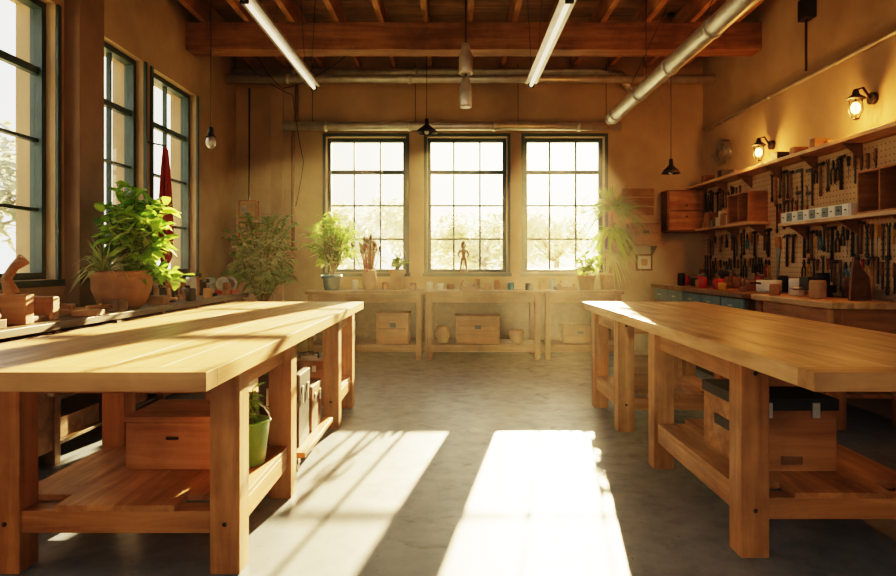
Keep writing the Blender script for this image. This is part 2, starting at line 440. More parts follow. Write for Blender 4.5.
def fern(b, c, rx, h, nf, ll, m, lw=.016, n=16):
    c = V(c)
    for i in range(nf):
        a = R.uniform(0, 2*math.pi); t = R.uniform(.35, 1)
        e = clampv(c + V((math.cos(a)*rx*t, math.sin(a)*rx*t, h*R.uniform(.25, .95))))
        mid = (c+e)/2 + V((0, 0, h*.4))
        P = lambda u: c.lerp(mid, u).lerp(mid.lerp(e, u), u)
        b.tube([P(j/6) for j in range(7)], .004, M_stem, 4)
        sd = V((-math.sin(a), math.cos(a), 0))
        for j in range(n):
            u = .2+.8*j/n; p = P(u); f = (P(min(1, u+.05))-P(u-.05)).normalized()
            for sg in (-1, 1):
                d = sd*sg+f*.6+V((0, 0, R.uniform(-.2, .3)))
                if p.y > XMIN[1]-.16: d.y = -abs(d.y)
                if p.x < XMIN[0]+.16: d.x = abs(d.x)
                b.leaf(p, d, ll*(1.1-.6*u), lw, .35, m, 2)
def spiky(b, c, L, n, w, m, droop=(.3, .9), up=(.1, 1.5)):
    for i in range(n):
        a = R.uniform(0, 2*math.pi); z = R.uniform(*up); ca, sa = math.cos(a), math.sin(a)
        if V(c).y > 8.3 and sa > 0: sa *= -.3
        if V(c).x < -2.6 and ca < 0: ca *= .1
        b.leaf(V(c)+V((R.uniform(-.02, .02), R.uniform(-.02, .02), 0)), V((ca, sa, z)), L*R.uniform(.6, 1), w, R.uniform(*droop), m, 7)
CT = .881
b = B(); pot(b, (-2.64, 5.12, CT), .23, .3, M_terra, 32, True)
XMIN[0] = -2.82
bushy(b, (-2.58, 5.12, 1.13), .32, .82, 66, .16, .08, M_leafA, 12, (.06, 0), .0)
bushy(b, (-2.52, 5.12, 1.16), .24, .3, 22, .14, .07, M_leafA, 9, (.14, 0), .9)
spiky(b, (-2.71, 4.98, 1.14), .52, 120, .014, M_leafC, (.3, .8), (.4, 2))
b.done('potted_pothos')
XMIN[0] = -2.97
b = B(); pot(b, (-2.45, 8.2, 0), .2, .62, M_terra2, 24)
fern(b, (-2.45, 8.25, .58), .52, 1.4, 130, .15, M_leafB, .034, 22)
bushy(b, (-2.45, 8.25, .58), .44, 1.4, 70, .17, .045, M_leafB, 14)
b.done('potted_fern')
b = B(); pot(b, (-1.58, 8.4, CT), .13, .2, M_blue, 24)
bushy(b, (-1.58, 8.42, 1.05), .36, .92, 100, .13, .04, M_leafA, 13)
b.done('potted_bamboo')
b = B(); pot(b, (-.72, 8.42, CT), .11, .27, M_terra2, 24)
bushy(b, (-.72, 8.42, 1.12), .15, .26, 20, .09, .045, M_leafA, 6)
b.done('potted_herb')
b = B(); pot(b, (1.76, 8.38, CT), .12, .2, M_terra, 24)
bushy(b, (1.76, 8.38, 1.05), .2, .36, 26, .1, .045, M_leafA, 8)
b.done('potted_herb')
b = B(); pot(b, (2.08, 8.6, CT), .1, .22, M_terra2, 20)
b.tube([(2.08, 8.6, 1.07), (2.11, 8.6, 1.5), (2.15, 8.6, 1.9)], [.022, .018, .014], M_bark)
spiky(b, (2.15, 8.6, 1.95), .55, 170, .03, M_leafB, (.2, 1.1), (-.1, 2))
spiky(b, (2.13, 8.6, 1.65), .45, 120, .03, M_leafA, (.5, 1.4), (-.3, .8))
spiky(b, (2.12, 8.6, 1.35), .38, 90, .028, M_leafC, (.5, 1.2), (-.3, .8))
b.done('potted_dracaena')
b = B(); b.lathe([(0, 0), (.07, 0), (.095, .2), (.1, .2), (.1, .21), (.09, .21), (.085, .17), (0.001, .17)], (-.98, 3.1, SH), M_green)
bushy(b, (-.98, 3.1, SH+.17), .07, .2, 12, .07, .03, M_leafA, 6)
b.tube([(-.98-.1*math.cos(t), 3.1, SH+.2+.1*math.sin(t)) for t in [math.pi*j/8 for j in range(9)]], .004, M_steel, 5)
b.done('bucket_planter')

# ------------------------------------------------------------------ back benches
def backbench(x0, x1, nm='storage_workbench'):
    b = B(); y0, y1 = 8.16, 8.83; T = .88
    for i in range(4):
        ya = y0+(y1-y0)*i/4; b.box(x0, x1, ya+.001, ya+(y1-y0)/4-.001, T-.045, T, M_back)
    for xx in (x0+.03, x1-.1):
        for yy in (y0+.03, y1-.1): b.box(xx, xx+.07, yy, yy+.07, 0, T-.046, M_backZ)
    b.box(x0+.1, x1-.1, y0+.045, y0+.085, T-.15, T-.046, M_back)
    b.box(x0+.1, x1-.1, y0+.045, y0+.085, .1, .17, M_back)
    b.box(x0+.1, x1-.1, y1-.1, y1-.06, .1, .17, M_back)
    b.box(x0+.035, x1-.035, y0+.05, y1-.04, .171, .19, M_back)
    b.box(x0+.035, x1-.035, y1-.03, y1-.015, .17, T-.046, M_dkwood)
    b.done(nm, .004)
backbench(-1.88, -.36); backbench(-.355, 1.16); backbench(1.165, 2.2)
BS = .191
crate(-.98, -.56, 8.3, 8.65, BS, .38, M_box)
crate(.05, .62, 8.3, 8.65, BS, .34, M_box, 'wooden_chest', True, 3)
crate(1.45, 1.9, 8.35, 8.65, BS, .22, M_boxD)
crate(-1.7, -1.3, 8.35, 8.65, BS, .25, M_boxD)
b = B(); b.lathe([(0, 0), (.06, 0), (.1, .12), (.07, .2), (.06, .22), (.05, .2)], (-.12, 8.4, BS), M_terra2); b.done('clay_jug')
b = B(); b.lathe([(0, 0), (.07, 0), (.1, .1), (.1, .16), (.08, .17), (.07, .1)], (.85, 8.4, BS), M_terra); b.done('clay_bowl')

b = B(); o = (-1.08, 8.36, CT)
b.lathe([(0, 0), (.07, 0), (.1, .1), (.09, .2), (.075, .25), (.085, .27), (.07, .265), (.06, .05)], o, M_terra2)
for i in range(28):
    a = R.uniform(0, 6.28); rr = R.uniform(.01, .045); s = R.uniform(1.5, 4.2)
    p0 = V((o[0]+rr*math.cos(a)*.5, o[1]+rr*math.sin(a)*.5, CT+.03)); d = V((rr*math.cos(a)*s, rr*math.sin(a)*s, R.uniform(.42, .6)))
    b.cyl(p0, p0+d, .006, .007, R.choice([M_boxD, M_redc, M_boxD]), 6)
    e = p0+d; dd = d.normalized()
    b.cyl(e, e+dd*.03, .012, .014, M_chrome, 8); b.cyl(e+dd*.03, e+dd*.1, .019, .008, R.choice([M_boxD, M_boxD, M_terra]), 8)
b.done('paintbrush_vase')

b = B(); x, y, z = .16, 8.957, 1.102
b.cyl((x, y, z), (x, y, z+.015), .052, .05, M_boxD, 20)
b.cyl((x, y+.02, z+.015), (x, y+.02, z+.2), .004, .004, M_dark, 6)
for sg in (-1, 1):
    b.tube([(x+sg*.02, y, z+.2), (x+sg*.035, y-.01, z+.11), (x+sg*.045, y, z+.02)], [.02, .016, .012], M_boxD, 8)
    b.tube([(x+sg*.045, y, z+.31), (x+sg*.075, y-.02, z+.25), (x+sg*.05, y-.04, z+.21)], [.016, .013, .01], M_boxD, 8)
    b.ball((x+sg*.045, y-.02, z+.024), .014, M_boxD, (.8, 1.6, .5))
b.lathe([(.001, -.01), (.028, 0), (.03, .03), (.024, .055), (.036, .1), (.042, .13), (.02, .145), (.01, .16), (.01, .17)], (x, y, z+.185), M_boxD, 16)
b.ball((x, y, z+.385), .045, M_boxD, (.85, .9, 1.25))
b.done('artist_mannequin')

def jar(x, y, z, r, h, m, name='jar'):
    b = B(); b.lathe([(0, 0), (r*.9, 0), (r, h*.05), (r, h*.85), (r*.9, h), (r*.8, h), (r*.8, h*.1), (0.001, h*.1)], (x, y, z), m, 18); return b.done(name)
def mug(x, y, z, m, s=1, a=0):
    b = B(); r = .04*s; h = .09*s
    b.lathe([(0, 0), (r*.9, 0), (r, h*.1), (r, h), (r*.88, h), (r*.88, h*.12), (0.001, h*.12)], (x, y, z), m, 18)
    b.tube([(x+math.cos(a)*(r+.025*s*math.sin(t)), y+math.sin(a)*(r+.025*s*math.sin(t)), z+h*.5+.03*s*math.cos(t)) for t in [math.pi*j/7 for j in range(8)]], .005*s, m, 6)
    return b.done('ceramic_mug')
bc = CT
for x, y, r, h, m in [(-1.3, 8.6, .04, .13, M_white), (-.52, 8.5, .05, .09, M_boxD), (.78, 8.5, .045, .1, M_blue), (1.2, 8.55, .05, .12, M_terra2), (1.4, 8.45, .06, .07, M_dark), (-.3, 8.6, .04, .1, M_white), (.6, 8.6, .04, .13, M_terra), (1.35, 8.65, .04, .14, M_teal), (-.02, 8.6, .05, .08, M_boxD), (.34, 8.65, .04, .14, M_boxD), (-.9, 8.6, .04, .1, M_boxD)]:
    jar(x, y, bc, r, h, m, 'paint_jar')
mug(.45, 8.4, bc, M_terra); mug(-.15, 8.4, bc, M_white, 1, 3); mug(1.0, 8.4, bc, M_dark)
def plane(x, y, z, a=0, name='hand_plane'):
    b = B(); b.box(-.12, .12, -.03, .03, 0, .05, M_boxD)
    b.box(-.02, .0, -.02, .02, .04, .12, M_chrome, ry=-.5); b.ball((.08, 0, .07), .022, M_boxD)
    b.tube([(-.09, 0, .04), (-.1, 0, .09), (-.075, 0, .13)], [.016, .014, .012], M_boxD)
    bmesh.ops.rotate(b.bm, verts=b.bm.verts[:], cent=(0, 0, 0), matrix=Matrix.Rotation(a, 3, 'Z'))
    bmesh.ops.translate(b.bm, verts=b.bm.verts[:], vec=(x, y, z)); return b.done(name, .003)
plane(.22, 8.35, bc, .3); plane(-2.62, 6.3, CT, 1.3); plane(3.0, 6.6, .951, 1.2); plane(1.5, 8.3, bc, -.2); plane(-2.52, 3.45, CT, 1.5)
def drill(x, y, z, m):
    b = B(); b.cyl((x, y-.1, z+.17), (x, y+.06, z+.17), .032, .036, m, 14); b.cyl((x, y-.15, z+.17), (x, y-.1, z+.17), .014, .026, M_dark, 12); b.cyl((x, y-.24, z+.17), (x, y-.15, z+.17), .004, .004, M_chrome, 6)
    b.tube([(x, y+.02, z+.15), (x, y+.035, z+.08), (x, y+.04, z+.03)], [.022, .019, .022], m, 10); b.box(x-.035, x+.035, y-.01, y+.09, z, z+.035, M_dark)
    b.done('cordless_drill', .004)
drill(-2.6, 5.85, CT, M_terra); drill(-2.6, 6.9, CT, M_teal); drill(3.05, 7.2, .951, M_dark)
def mallet(x, y, z, a):
    b = B(); b.cyl((0, 0, .04), (.26, 0, .04), .012, .015, M_box, 10); b.box(-.045, .045, -.075, .075, 0, .08, M_boxD)
    bmesh.ops.rotate(b.bm, verts=b.bm.verts[:], cent=(0, 0, 0), matrix=Matrix.Rotation(a, 3, 'Z'))
    bmesh.ops.translate(b.bm, verts=b.bm.verts[:], vec=(x, y, z)); b.done('wooden_mallet', .004)
mallet(-2.52, 5.5, CT, 1.4); mallet(-2.55, 4.85, CT, 4.4)

# ------------------------------------------------------------------ left counter
b = B(); x0, x1, y0, y1 = XL+.13, -2.42, 1.0, 7.62
for i in range(3):
    xa = x0+(x1-x0)*i/3; b.box(xa+.001, xa+(x1-x0)/3-.001, y0, y1, .835, .88, M_dkwood)
n = 9
for i in range(n):
    ya = y0+.03+(y1-y0-.06)*i/n; yb = y0+.03+(y1-y0-.06)*(i+1)/n
    b.box(x0+.02, x1-.05, ya-.012, ya+.012, 0, .834, M_dkwood)
    b.box(x1-.07, x1-.01, ya-.03, ya+.03, 0, .834, M_boxD)
    b.box(x1-.04, x1-.018, ya+.035, yb-.035, .66, .815, M_back if i > 4 else M_boxD)
    b.cyl((x1-.018, (ya+yb)/2, .74), (x1+.01, (ya+yb)/2, .74), .012, .016, M_steel, 10)
    if i in (1, 3, 6, 7):
        b.box(x1-.04, x1-.018, ya+.035, yb-.035, .1, .65, M_boxD)
        b.cyl((x1-.018, yb-.08, .45), (x1+.01, yb-.08, .45), .012, .016, M_steel, 10)
    b.box(x0+.02, x1-.05, ya+.013, yb-.013, .1, .12, M_dkwood)
    b.box(x0+.02, x1-.05, ya+.013, yb-.013, .38, .395, M_dkwood)
    if i in (2, 4, 5):
        for zz in (.121, .396): b.box(x0+.1, x1-.09, ya+.08, yb-.12, zz, zz+R.uniform(.12, .2), R.choice([M_box, M_boxD, M_back]))
b.box(x0+.001, x0+.019, y0, y1, 0, .834, M_dkwood)
b.box(x0+.02, x1-.05, y1-.05, y1-.03, 0, .834, M_dkwood)
b.done('storage_counter', .003)
b = B()
b.box(-2.82, -2.5, 3.75, 3.83, CT, 1.06, M_box); b.box(-2.8, -2.52, 4.04, 4.11, CT, 1.03, M_box)
b.cyl((-2.66, 3.7, .97), (-2.66, 4.2, .97), .018, .018, M_chrome, 12); b.cyl((-2.66, 4.2, .97), (-2.66, 4.25, .97), .03, .03, M_dark)
b.cyl((-2.78, 4.225, .97), (-2.54, 4.225, .97), .009, .009, M_boxD, 8)
b.box(-2.78, -2.54, 3.831, 4.039, CT, .92, M_boxD)
b.tube([(-2.6, 3.79, 1.05), (-2.64, 3.79, 1.15), (-2.6, 3.8, 1.22), (-2.55, 3.82, 1.27)], [.045, .03, .026, .04], M_box, 12)
b.tube([(-2.74, 3.79, 1.05), (-2.76, 3.8, 1.16), (-2.72, 3.82, 1.2)], [.035, .028, .03], M_terra, 12)
b.done('wooden_bench_vise', .006)
b = B()
b.box(-2.6, -2.45, 4.35, 4.55, CT, .915, M_box, rz=.2); b.box(-2.82, -2.64, 4.4, 4.68, CT, .92, M_terra, rz=-.1)
b.box(-2.79, -2.68, 4.42, 4.62, .921, .95, M_box, rz=.4)
b.done('wood_offcuts', .003)
for i in range(11):
    y = 5.75+i*.14; x = -2.8
    jar(x, y, CT, R.uniform(.03, .055), R.uniform(.08, .22), R.choice([M_dark, M_terra, M_boxD, M_dark, M_steel, M_terra2, M_blk]), R.choice(['paint_can', 'glue_jar', 'storage_tin']))
for x, y, h, m in [(-2.5, 6.55, .1, M_terra), (-2.48, 6.08, .12, M_dark), (-2.5, 7.1, .14, M_boxD)]: jar(x, y, CT, .045, h, m, 'storage_tin')
for y in (2.9, 3.2): jar(-2.7, y, CT, .06, R.uniform(.1, .2), R.choice([M_terra, M_boxD, M_dark]), 'storage_tin')
b = B(); b.box(-2.7, -2.5, 7.28, 7.5, CT, .93, M_red); b.cyl((-2.6, 7.3, 1.0), (-2.6, 7.48, 1.0), .06, .06, M_dark, 20)
for yy in (7.24, 7.5): b.cyl((-2.6, yy, 1.0), (-2.6, yy+.03, 1.0), .075, .075, M_chrome, 24)
b.box(-2.62, -2.58, 7.37, 7.41, .93, .96, M_dark); b.done('bench_grinder', .004)

b = B()
for i, (z0, z1) in enumerate([(1.55, 1.8), (1.85, 2.1)]):
    b.box(-2.93, -2.68, 8.78, 8.895, z0, z1, M_box); b.box(-2.91, -2.7, 8.77, 8.779, z0+.02, z1-.02, M_terra2)
    b.box(-2.88, -2.82, 8.762, 8.7695, z0+.05, z1-.08, M_chrome)
b.cyl((-2.8, 8.84, 2.1), (-2.8, 8.84, 3.65), .012, .012, M_dark, 8)
b.done('electrical_panel', .004)
b = B()
pr = [(2.42, .006), (2.38, .022), (2.2, .035), (1.9, .05), (1.55, .06), (1.3, .05), (1.2, .02)]
prev = None; k = b.mi(M_redc)
for z, r in pr:
    ring = [b.bm.verts.new((-2.91+r*(.9+.35*math.sin(5*t))*math.cos(t), 6.5+r*1.3*(1+.35*math.sin(5*t))*math.sin(t), z)) for t in [2*math.pi*j/30 for j in range(30)]]
    if prev:
        for j in range(30):
            f = b.bm.faces.new((prev[j], prev[(j+1) % 30], ring[(j+1) % 30], ring[j])); f.smooth = True
    prev = ring
b.cyl((-2.999, 6.31, 2.43), (-2.91, 6.5, 2.43), .008, .008, M_dark)
b.done('hanging_red_cloth')

# ------------------------------------------------------------------ right counters
b = B(); x0, x1, y0, y1 = 2.75, XR-.03, 6.05, 8.85; T = .95
b.box(x0, x1, y0, y1, T-.045, T, M_back)
b.box(x0+.06, x1, y0+.03, y1, .08, T-.046, M_dkwood)
b.box(x0+.1, x1, y0+.06, y1-.03, 0, .079, M_dark)
n = 5
for i in range(n):
    ya = y0+.05+(y1-y0-.08)*i/n; yb = y0+.05+(y1-y0-.08)*(i+1)/n
    b.box(x0+.035, x0+.059, ya+.015, yb-.015, .74, .89, M_teal)
    b.box(x0+.035, x0+.059, ya+.015, yb-.015, .43, .72, M_teal if i % 2 else M_boxD)
    b.box(x0+.035, x0+.059, ya+.015, yb-.015, .11, .41, M_teal if i % 2 else M_boxD)
    for zz in (.82, .6, .27): b.cyl((x0+.02, (ya+yb)/2-.05, zz), (x0+.02, (ya+yb)/2+.05, zz), .006, .006, M_steel, 8)
b.done('drawer_counter', .003)
b = B(); x0, x1, y0, y1 = 2.8, XR-.03, 4.72, 6.0
for i in range(4):
    xa = x0+(x1-x0)*i/4; b.box(xa+.001, xa+(x1-x0)/4-.001, y0, y1, T-.05, T, M_topY)
for xx in (x0+.03, x1-.13):
    for yy in (y0+.03, y1-.13): b.box(xx, xx+.1, yy, yy+.1, 0, T-.051, M_legZ)
b.box(x0+.13, x1-.13, y0+.05, y0+.08, .3, T-.051, M_box)
b.box(x0+.05, x0+.08, y0+.13, y1-.13, T-.18, T-.051, M_railY)
b.box(x0+.05, x1-.05, y0+.1, y1-.1, .22, .25, M_railY)
b.done('side_workbench', .005)

PX = XR-.035
b = B(); b.box(PX, XR-.001, 3.2, 8.85, 1.02, 2.24, M_peg); b.done('pegboard')
b = B(); b.box(XR-.24, XR-.002, 3.2, 8.86, 2.25, 2.285, M_topY)
for i in range(9):
    y = 3.4+i*.66; b.poly([(XR-.036, y, 2.249), (XR-.2, y, 2.249), (XR-.036, y, 2.1)], (0, .02, 0), M_boxD)
b.done('wall_shelf', .003)
b = B(); b.box(XR-.26, PX-.001, 6.95, 8.5, 1.66, 1.69, M_topY)
for y in (7.05, 7.7, 8.4): b.poly([(PX-.001, y, 1.659), (XR-.22, y, 1.659), (PX-.001, y, 1.52)], (0, .02, 0), M_boxD)
b.done('wall_shelf', .003)
b = B(); b.box(XR-.26, PX-.001, 4.6, 6.35, 1.6, 1.63, M_topY)
for y in (4.75, 5.4, 6.2): b.poly([(PX-.001, y, 1.599), (XR-.22, y, 1.599), (PX-.001, y, 1.46)], (0, .02, 0), M_boxD)
b.done('wall_shelf', .003)
def cubby(y0, y1, z0, h, m=M_box):
    b = B(); x0, x1 = XR-.25, PX-.002; t = .016
    b.box(x0, x1, y0, y1, z0, z0+t, m); b.box(x0, x1, y0, y1, z0+h-t, z0+h, m)
    b.box(x0, x1, y0, y0+t, z0+t, z0+h-t, m); b.box(x0, x1, y1-t, y1, z0+t, z0+h-t, m)
    ym = (y0+y1)/2; b.box(x0+.01, x1, ym-t/2, ym+t/2, z0+t, z0+h-t, m); b.box(x1-.01, x1, y0+t, y1-t, z0+t, z0+h-t, M_boxD)
    b.done('wooden_cubby', .002)
cubby(7.0, 7.55, 1.691, .34); cubby(4.62, 5.12, 1.631, .34)
b = B()
y = 7.65
while y < 8.42:
    w = R.uniform(.04, .08); h = R.uniform(.08, .2)
    b.box(XR-.2, XR-.07, y, y+w, 1.691, 1.691+h, R.choice([M_paper, M_box, M_boxD, M_teal, M_terra])); y += w+.006
b.done('small_storage_boxes', .002)
b = B(); y = 5.6
while y < 8.7:
    w = R.uniform(.05, .16); h = R.uniform(.03, .1)
    if abs(y+w/2-6.95) > .2: b.box(XR-.2, XR-.06, y, y+w, 2.286, 2.286+h, R.choice([M_box, M_boxD, M_boxD, M_dark]))
    y += w+R.uniform(.1, .5)
b.done('small_storage_boxes', .002)
b = B(); b.box(XR-.25, XR-.06, 5.2, 6.3, 1.631, 1.73, M_white)
for i in range(11):
    ya = 5.22+i*.098; b.box(XR-.256, XR-.2505, ya, ya+.085, 1.64, 1.72, M_teal if i % 2 else M_white); b.box(XR-.262, XR-.2565, ya+.03, ya+.055, 1.675, 1.685, M_dark)
b.done('parts_drawer_tray', .002)

TX = PX-.012
def t_hammer(b, y, z, s=1):
    b.cyl((TX-.006, y, z), (TX-.006, y+.005, z-.3*s), .011, .014, R.choice([M_box, M_boxD, M_dark]), 8)
    b.cyl((TX-.006, y-.05*s, z+.012), (TX-.006, y+.03*s, z+.012), .016*s, .016*s, M_dark, 10)
    b.poly([(TX-.016, y+.03*s, z+.026), (TX-.016, y+.085*s, z-.008), (TX-.016, y+.03*s, z)], (.02, 0, 0), M_dark)
def t_screw(b, y, z, s=1):
    m = R.choice([M_red, M_yel, M_blk, M_boxD, M_box, M_blk, M_dark])
    b.cyl((TX-.004, y, z), (TX-.004, y, z-.1*s), .014, .011, m, 8); b.cyl((TX-.004, y, z-.1*s), (TX-.004, y, z-.24*s), .004, .003, M_chrome, 6)
def t_wrench(b, y, z, s=1):
    b.box(TX-.004, TX+.004, y-.01, y+.01, z-.22*s, z, M_dark)
    n0 = len(b.bm.verts)
    b.lathe([(.011, -.004), (.024, -.004), (.024, .004), (.011, .004), (.011, -.004)], (0, 0, 0), M_dark, 14)
    vs = list(b.bm.verts)[n0:]; bmesh.ops.rotate(b.bm, verts=vs, cent=(0, 0, 0), matrix=Matrix.Rotation(math.pi/2, 3, 'Y')); bmesh.ops.translate(b.bm, verts=vs, vec=(TX, y, z-.23*s))
    for q in (-1, 1): b.poly([(TX-.004, y+q*.004, z), (TX-.004, y+q*.022, z+.01), (TX-.004, y+q*.02, z+.04), (TX-.004, y+q*.01, z+.022)], (.008, 0, 0), M_dark)
def t_pliers(b, y, z, s=1):
    m = R.choice([M_red, M_blk, M_yel, M_blue, M_blk, M_dark])
    for q in (-1, 1):
        b.tube([(TX, y, z-.05), (TX, y+q*.03*s, z-.1), (TX, y+q*.026*s, z-.2*s)], [.006, .008, .007], m, 6)
        b.poly([(TX-.006, y, z-.06), (TX-.006, y+q*.018, z-.045), (TX-.006, y+q*.004, z), (TX-.006, y, z)], (.012, 0, 0), M_dark)
def t_saw(b, y, z, s=1):
    b.poly([(TX, y, z-.06), (TX, y-.1*s, z-.08), (TX, y-.04*s, z-.5*s), (TX, y, z-.5*s)], (.003, 0, 0), M_chrome)
    b.poly([(TX-.008, y+.01, z+.04), (TX-.008, y-.09*s, z+.03), (TX-.008, y-.11*s, z-.09), (TX-.008, y+.005, z-.07)], (.02, 0, 0), M_box)
def t_chisel(b, y, z, s=1):
    b.cyl((TX-.003, y, z), (TX-.003, y, z-.12*s), .013, .012, M_boxD, 8); b.box(TX-.003, TX+.003, y-.009, y+.009, z-.26*s, z-.12*s, M_dark)
def t_square(b, y, z, s=1):
    b.box(TX-.008, TX+.008, y-.015, y+.015, z-.2, z, M_boxD); b.box(TX-.002, TX+.002, y+.016, y+.2, z-.035, z-.002, M_chrome)
def t_clamp(b, y, z, s=1):
    b.box(TX-.005, TX+.005, y-.01, y+.01, z-.42*s, z, M_dark); b.box(TX-.008, TX+.008, y+.01, y+.1, z-.03, z, M_dark); b.box(TX-.008, TX+.008, y+.01, y+.1, z-.25, z-.22, M_dark)
    b.cyl((TX, y+.09, z-.36), (TX, y+.09, z-.16), .006, .006, M_chrome, 6); b.cyl((TX, y+.09, z-.45), (TX, y+.09, z-.36), .011, .011, M_red, 8)
sets = {k: B() for k in ('hammer_set', 'screwdriver_set', 'wrench_set', 'pliers_set', 'hand_saw_set', 'chisel_set', 'clamp_set', 'try_square_set')}
fn = {'hammer_set': t_hammer, 'screwdriver_set': t_screw, 'wrench_set': t_wrench, 'pliers_set': t_pliers, 'hand_saw_set': t_saw, 'chisel_set': t_chisel, 'clamp_set': t_clamp, 'try_square_set': t_square}
def zone(ya, yb, z, kinds, step=(.07, .14)):
    y = ya
    while y < yb:
        k = R.choice(kinds)
        if k in ('hand_saw_set',): y += .12
        fn[k](sets[k], y, z+R.uniform(-.03, .02), R.uniform(.8, 1.15))
        y += R.uniform(*step) + (.1 if k in ('try_square_set', 'clamp_set') else 0)
sm = ['screwdriver_set', 'pliers_set', 'wrench_set', 'chisel_set', 'hammer_set']
zone(5.2, 6.9, 2.16, ['clamp_set', 'hammer_set', 'wrench_set', 'chisel_set', 'pliers_set', 'screwdriver_set'], (.06, .1))
zone(7.65, 8.7, 2.16, sm, (.06, .1))
zone(6.4, 6.85, 1.85, ['hammer_set', 'wrench_set', 'pliers_set'], (.06, .1))
zone(3.4, 4.5, 2.12, ['hand_saw_set', 'clamp_set', 'try_square_set'])
zone(3.4, 4.5, 1.6, sm)
zone(4.7, 6.3, 1.55, sm, (.05, .08))
zone(4.7, 6.3, 1.27, sm, (.05, .09))
zone(6.45, 6.85, 1.5, ['hand_saw_set', 'hammer_set'], (.08, .14))
zone(6.95, 8.7, 1.58, sm+['try_square_set'], (.05, .08))
zone(6.95, 8.7, 1.29, ['screwdriver_set', 'wrench_set', 'pliers_set'], (.06, .11))
for k, bb in sets.items():
    if len(bb.bm.verts): bb.done(k)
    else: bb.bm.free()

ct = .951
mug(2.92, 7.0, ct, M_red, 1.3, 3.4)
b = B(); b.lathe([(0, 0), (.1, 0), (.115, .02), (.115, .12), (.11, .12), (.105, .02), (0.001, .02)], (3.12, 6.3, ct), M_white, 24); b.tube([(3.01, 6.25, ct+.09), (2.91, 6.15, ct+.1), (2.84, 6.1, ct+.1)], .01, M_dark); b.done('enamel_saucepan')
for x, y, r, h, m, nm in [(3.1, 5.75, .07, .15, M_white, 'paint_can'), (3.3, 5.7, .06, .2, M_dark, 'storage_tin'), (3.0, 5.25, .065, .15, M_terra2, 'clay_jar'), (3.3, 5.2, .05, .11, M_red, 'paint_can'),
    (3.25, 7.3, .05, .13, M_terra, 'storage_tin'), (3.3, 7.6, .06, .17, M_box, 'storage_tin'), (3.0, 7.9, .05, .1, M_dark, 'storage_tin'), (3.2, 8.2, .06, .15, M_teal, 'paint_can'), (3.35, 6.8, .05, .12, M_blk, 'storage_tin'), (3.15, 6.75, .045, .1, M_terra, 'storage_tin'),
    (2.9, 7.4, .05, .12, M_red, 'paint_can'), (2.95, 7.65, .04, .09, M_terra, 'glue_jar'), (3.35, 8.5, .06, .2, M_boxD, 'storage_tin'), (3.1, 8.5, .05, .12, M_red, 'paint_can'), (3.36, 7.0, .05, .15, M_red, 'paint_can'), (3.3, 6.12, .05, .13, M_terra2, 'glue_jar'), (2.9, 5.75, .045, .1, M_terra, 'glue_jar'),
    (2.92, 8.15, .045, .16, M_dark, 'glue_jar'), (2.85, 6.75, .04, .08, M_yel, 'glue_jar'), (3.38, 5.45, .05, .17, M_boxD, 'storage_tin'), (3.1, 8.0, .04, .13, M_red, 'glue_jar'), (3.4, 7.85, .05, .2, M_terra2, 'storage_tin'), (3.36, 6.5, .05, .16, M_dark, 'storage_tin')]:
    jar(x, y, ct, r, h, m, nm)
b = B(); b.cyl((3.2, 5.5, ct), (3.2, 5.5, ct+.04), .07, .06, M_dark, 16); b.box(3.13, 3.27, 5.44, 5.56, ct+.04, ct+.1, M_dark)
b.box(3.1, 3.16, 5.43, 5.57, ct+.1, ct+.17, M_dark); b.box(3.02, 3.07, 5.43, 5.57, ct+.06, ct+.17, M_dark); b.cyl((2.93, 5.5, ct+.07), (3.13, 5.5, ct+.07), .015, .015, M_chrome, 10); b.cyl((2.94, 5.42, ct+.07), (2.94, 5.58, ct+.07), .006, .006, M_chrome, 6)
b.done('bench_vise', .004)
b = B(); b.poly([(3.08, 4.95, ct), (3.28, 5.0, ct), (3.26, 5.0, ct+.18), (3.19, 4.98, ct+.26), (3.15, 4.97, ct+.34), (3.12, 4.96, ct+.34), (3.1, 4.955, ct+.22)], (0, .03, 0), M_boxD); b.done('wooden_jig', .003)

b = B(); x0, x1, y0, y1, z0, z1 = 2.9, 3.4, 8.62, 8.895, 1.66, 2.22
b.box(x0, x1, y0, y1, z0, z1, M_boxD); b.box(x0+.02, x1-.02, y0-.018, y0-.001, z0+.02, z0+.27, M_box); b.box(x0+.02, x1-.02, y0-.018, y0-.001, z0+.29, z1-.02, M_box)
for zz in (z0+.2, z0+.35): b.cyl(((x0+x1)/2, y0-.04, zz), ((x0+x1)/2, y0-.018, zz), .014, .01, M_dark, 8)
b.done('wall_cabinet', .004)
b = B(); b.box(2.36, 2.86, 8.6, 8.895, 1.47, 1.495, M_back); b.poly([(2.44, 8.894, 1.469), (2.44, 8.65, 1.469), (2.44, 8.894, 1.33)], (.02, 0, 0), M_boxD); b.poly([(2.76, 8.894, 1.469), (2.76, 8.65, 1.469), (2.76, 8.894, 1.33)], (.02, 0, 0), M_boxD); b.done('wall_shelf', .003)
crate(2.42, 2.82, 8.64, 8.88, 1.496, .26, M_back, 'wooden_crate')
b = B(); b.box(2.55, 2.78, 8.872, 8.897, 1.13, 1.36, M_boxD); b.box(2.575, 2.755, 8.868, 8.8715, 1.155, 1.335, M_paper); b.box(2.62, 2.71, 8.866, 8.8675, 1.2, 1.29, M_terra2); b.done('framed_picture', .002)
b = B()
for k in range(3): b.box(2.36, 2.8, 8.87, 8.897, 1.9+k*.13, 2.01+k*.13, M_back)
b.done('louvered_vent', .003)

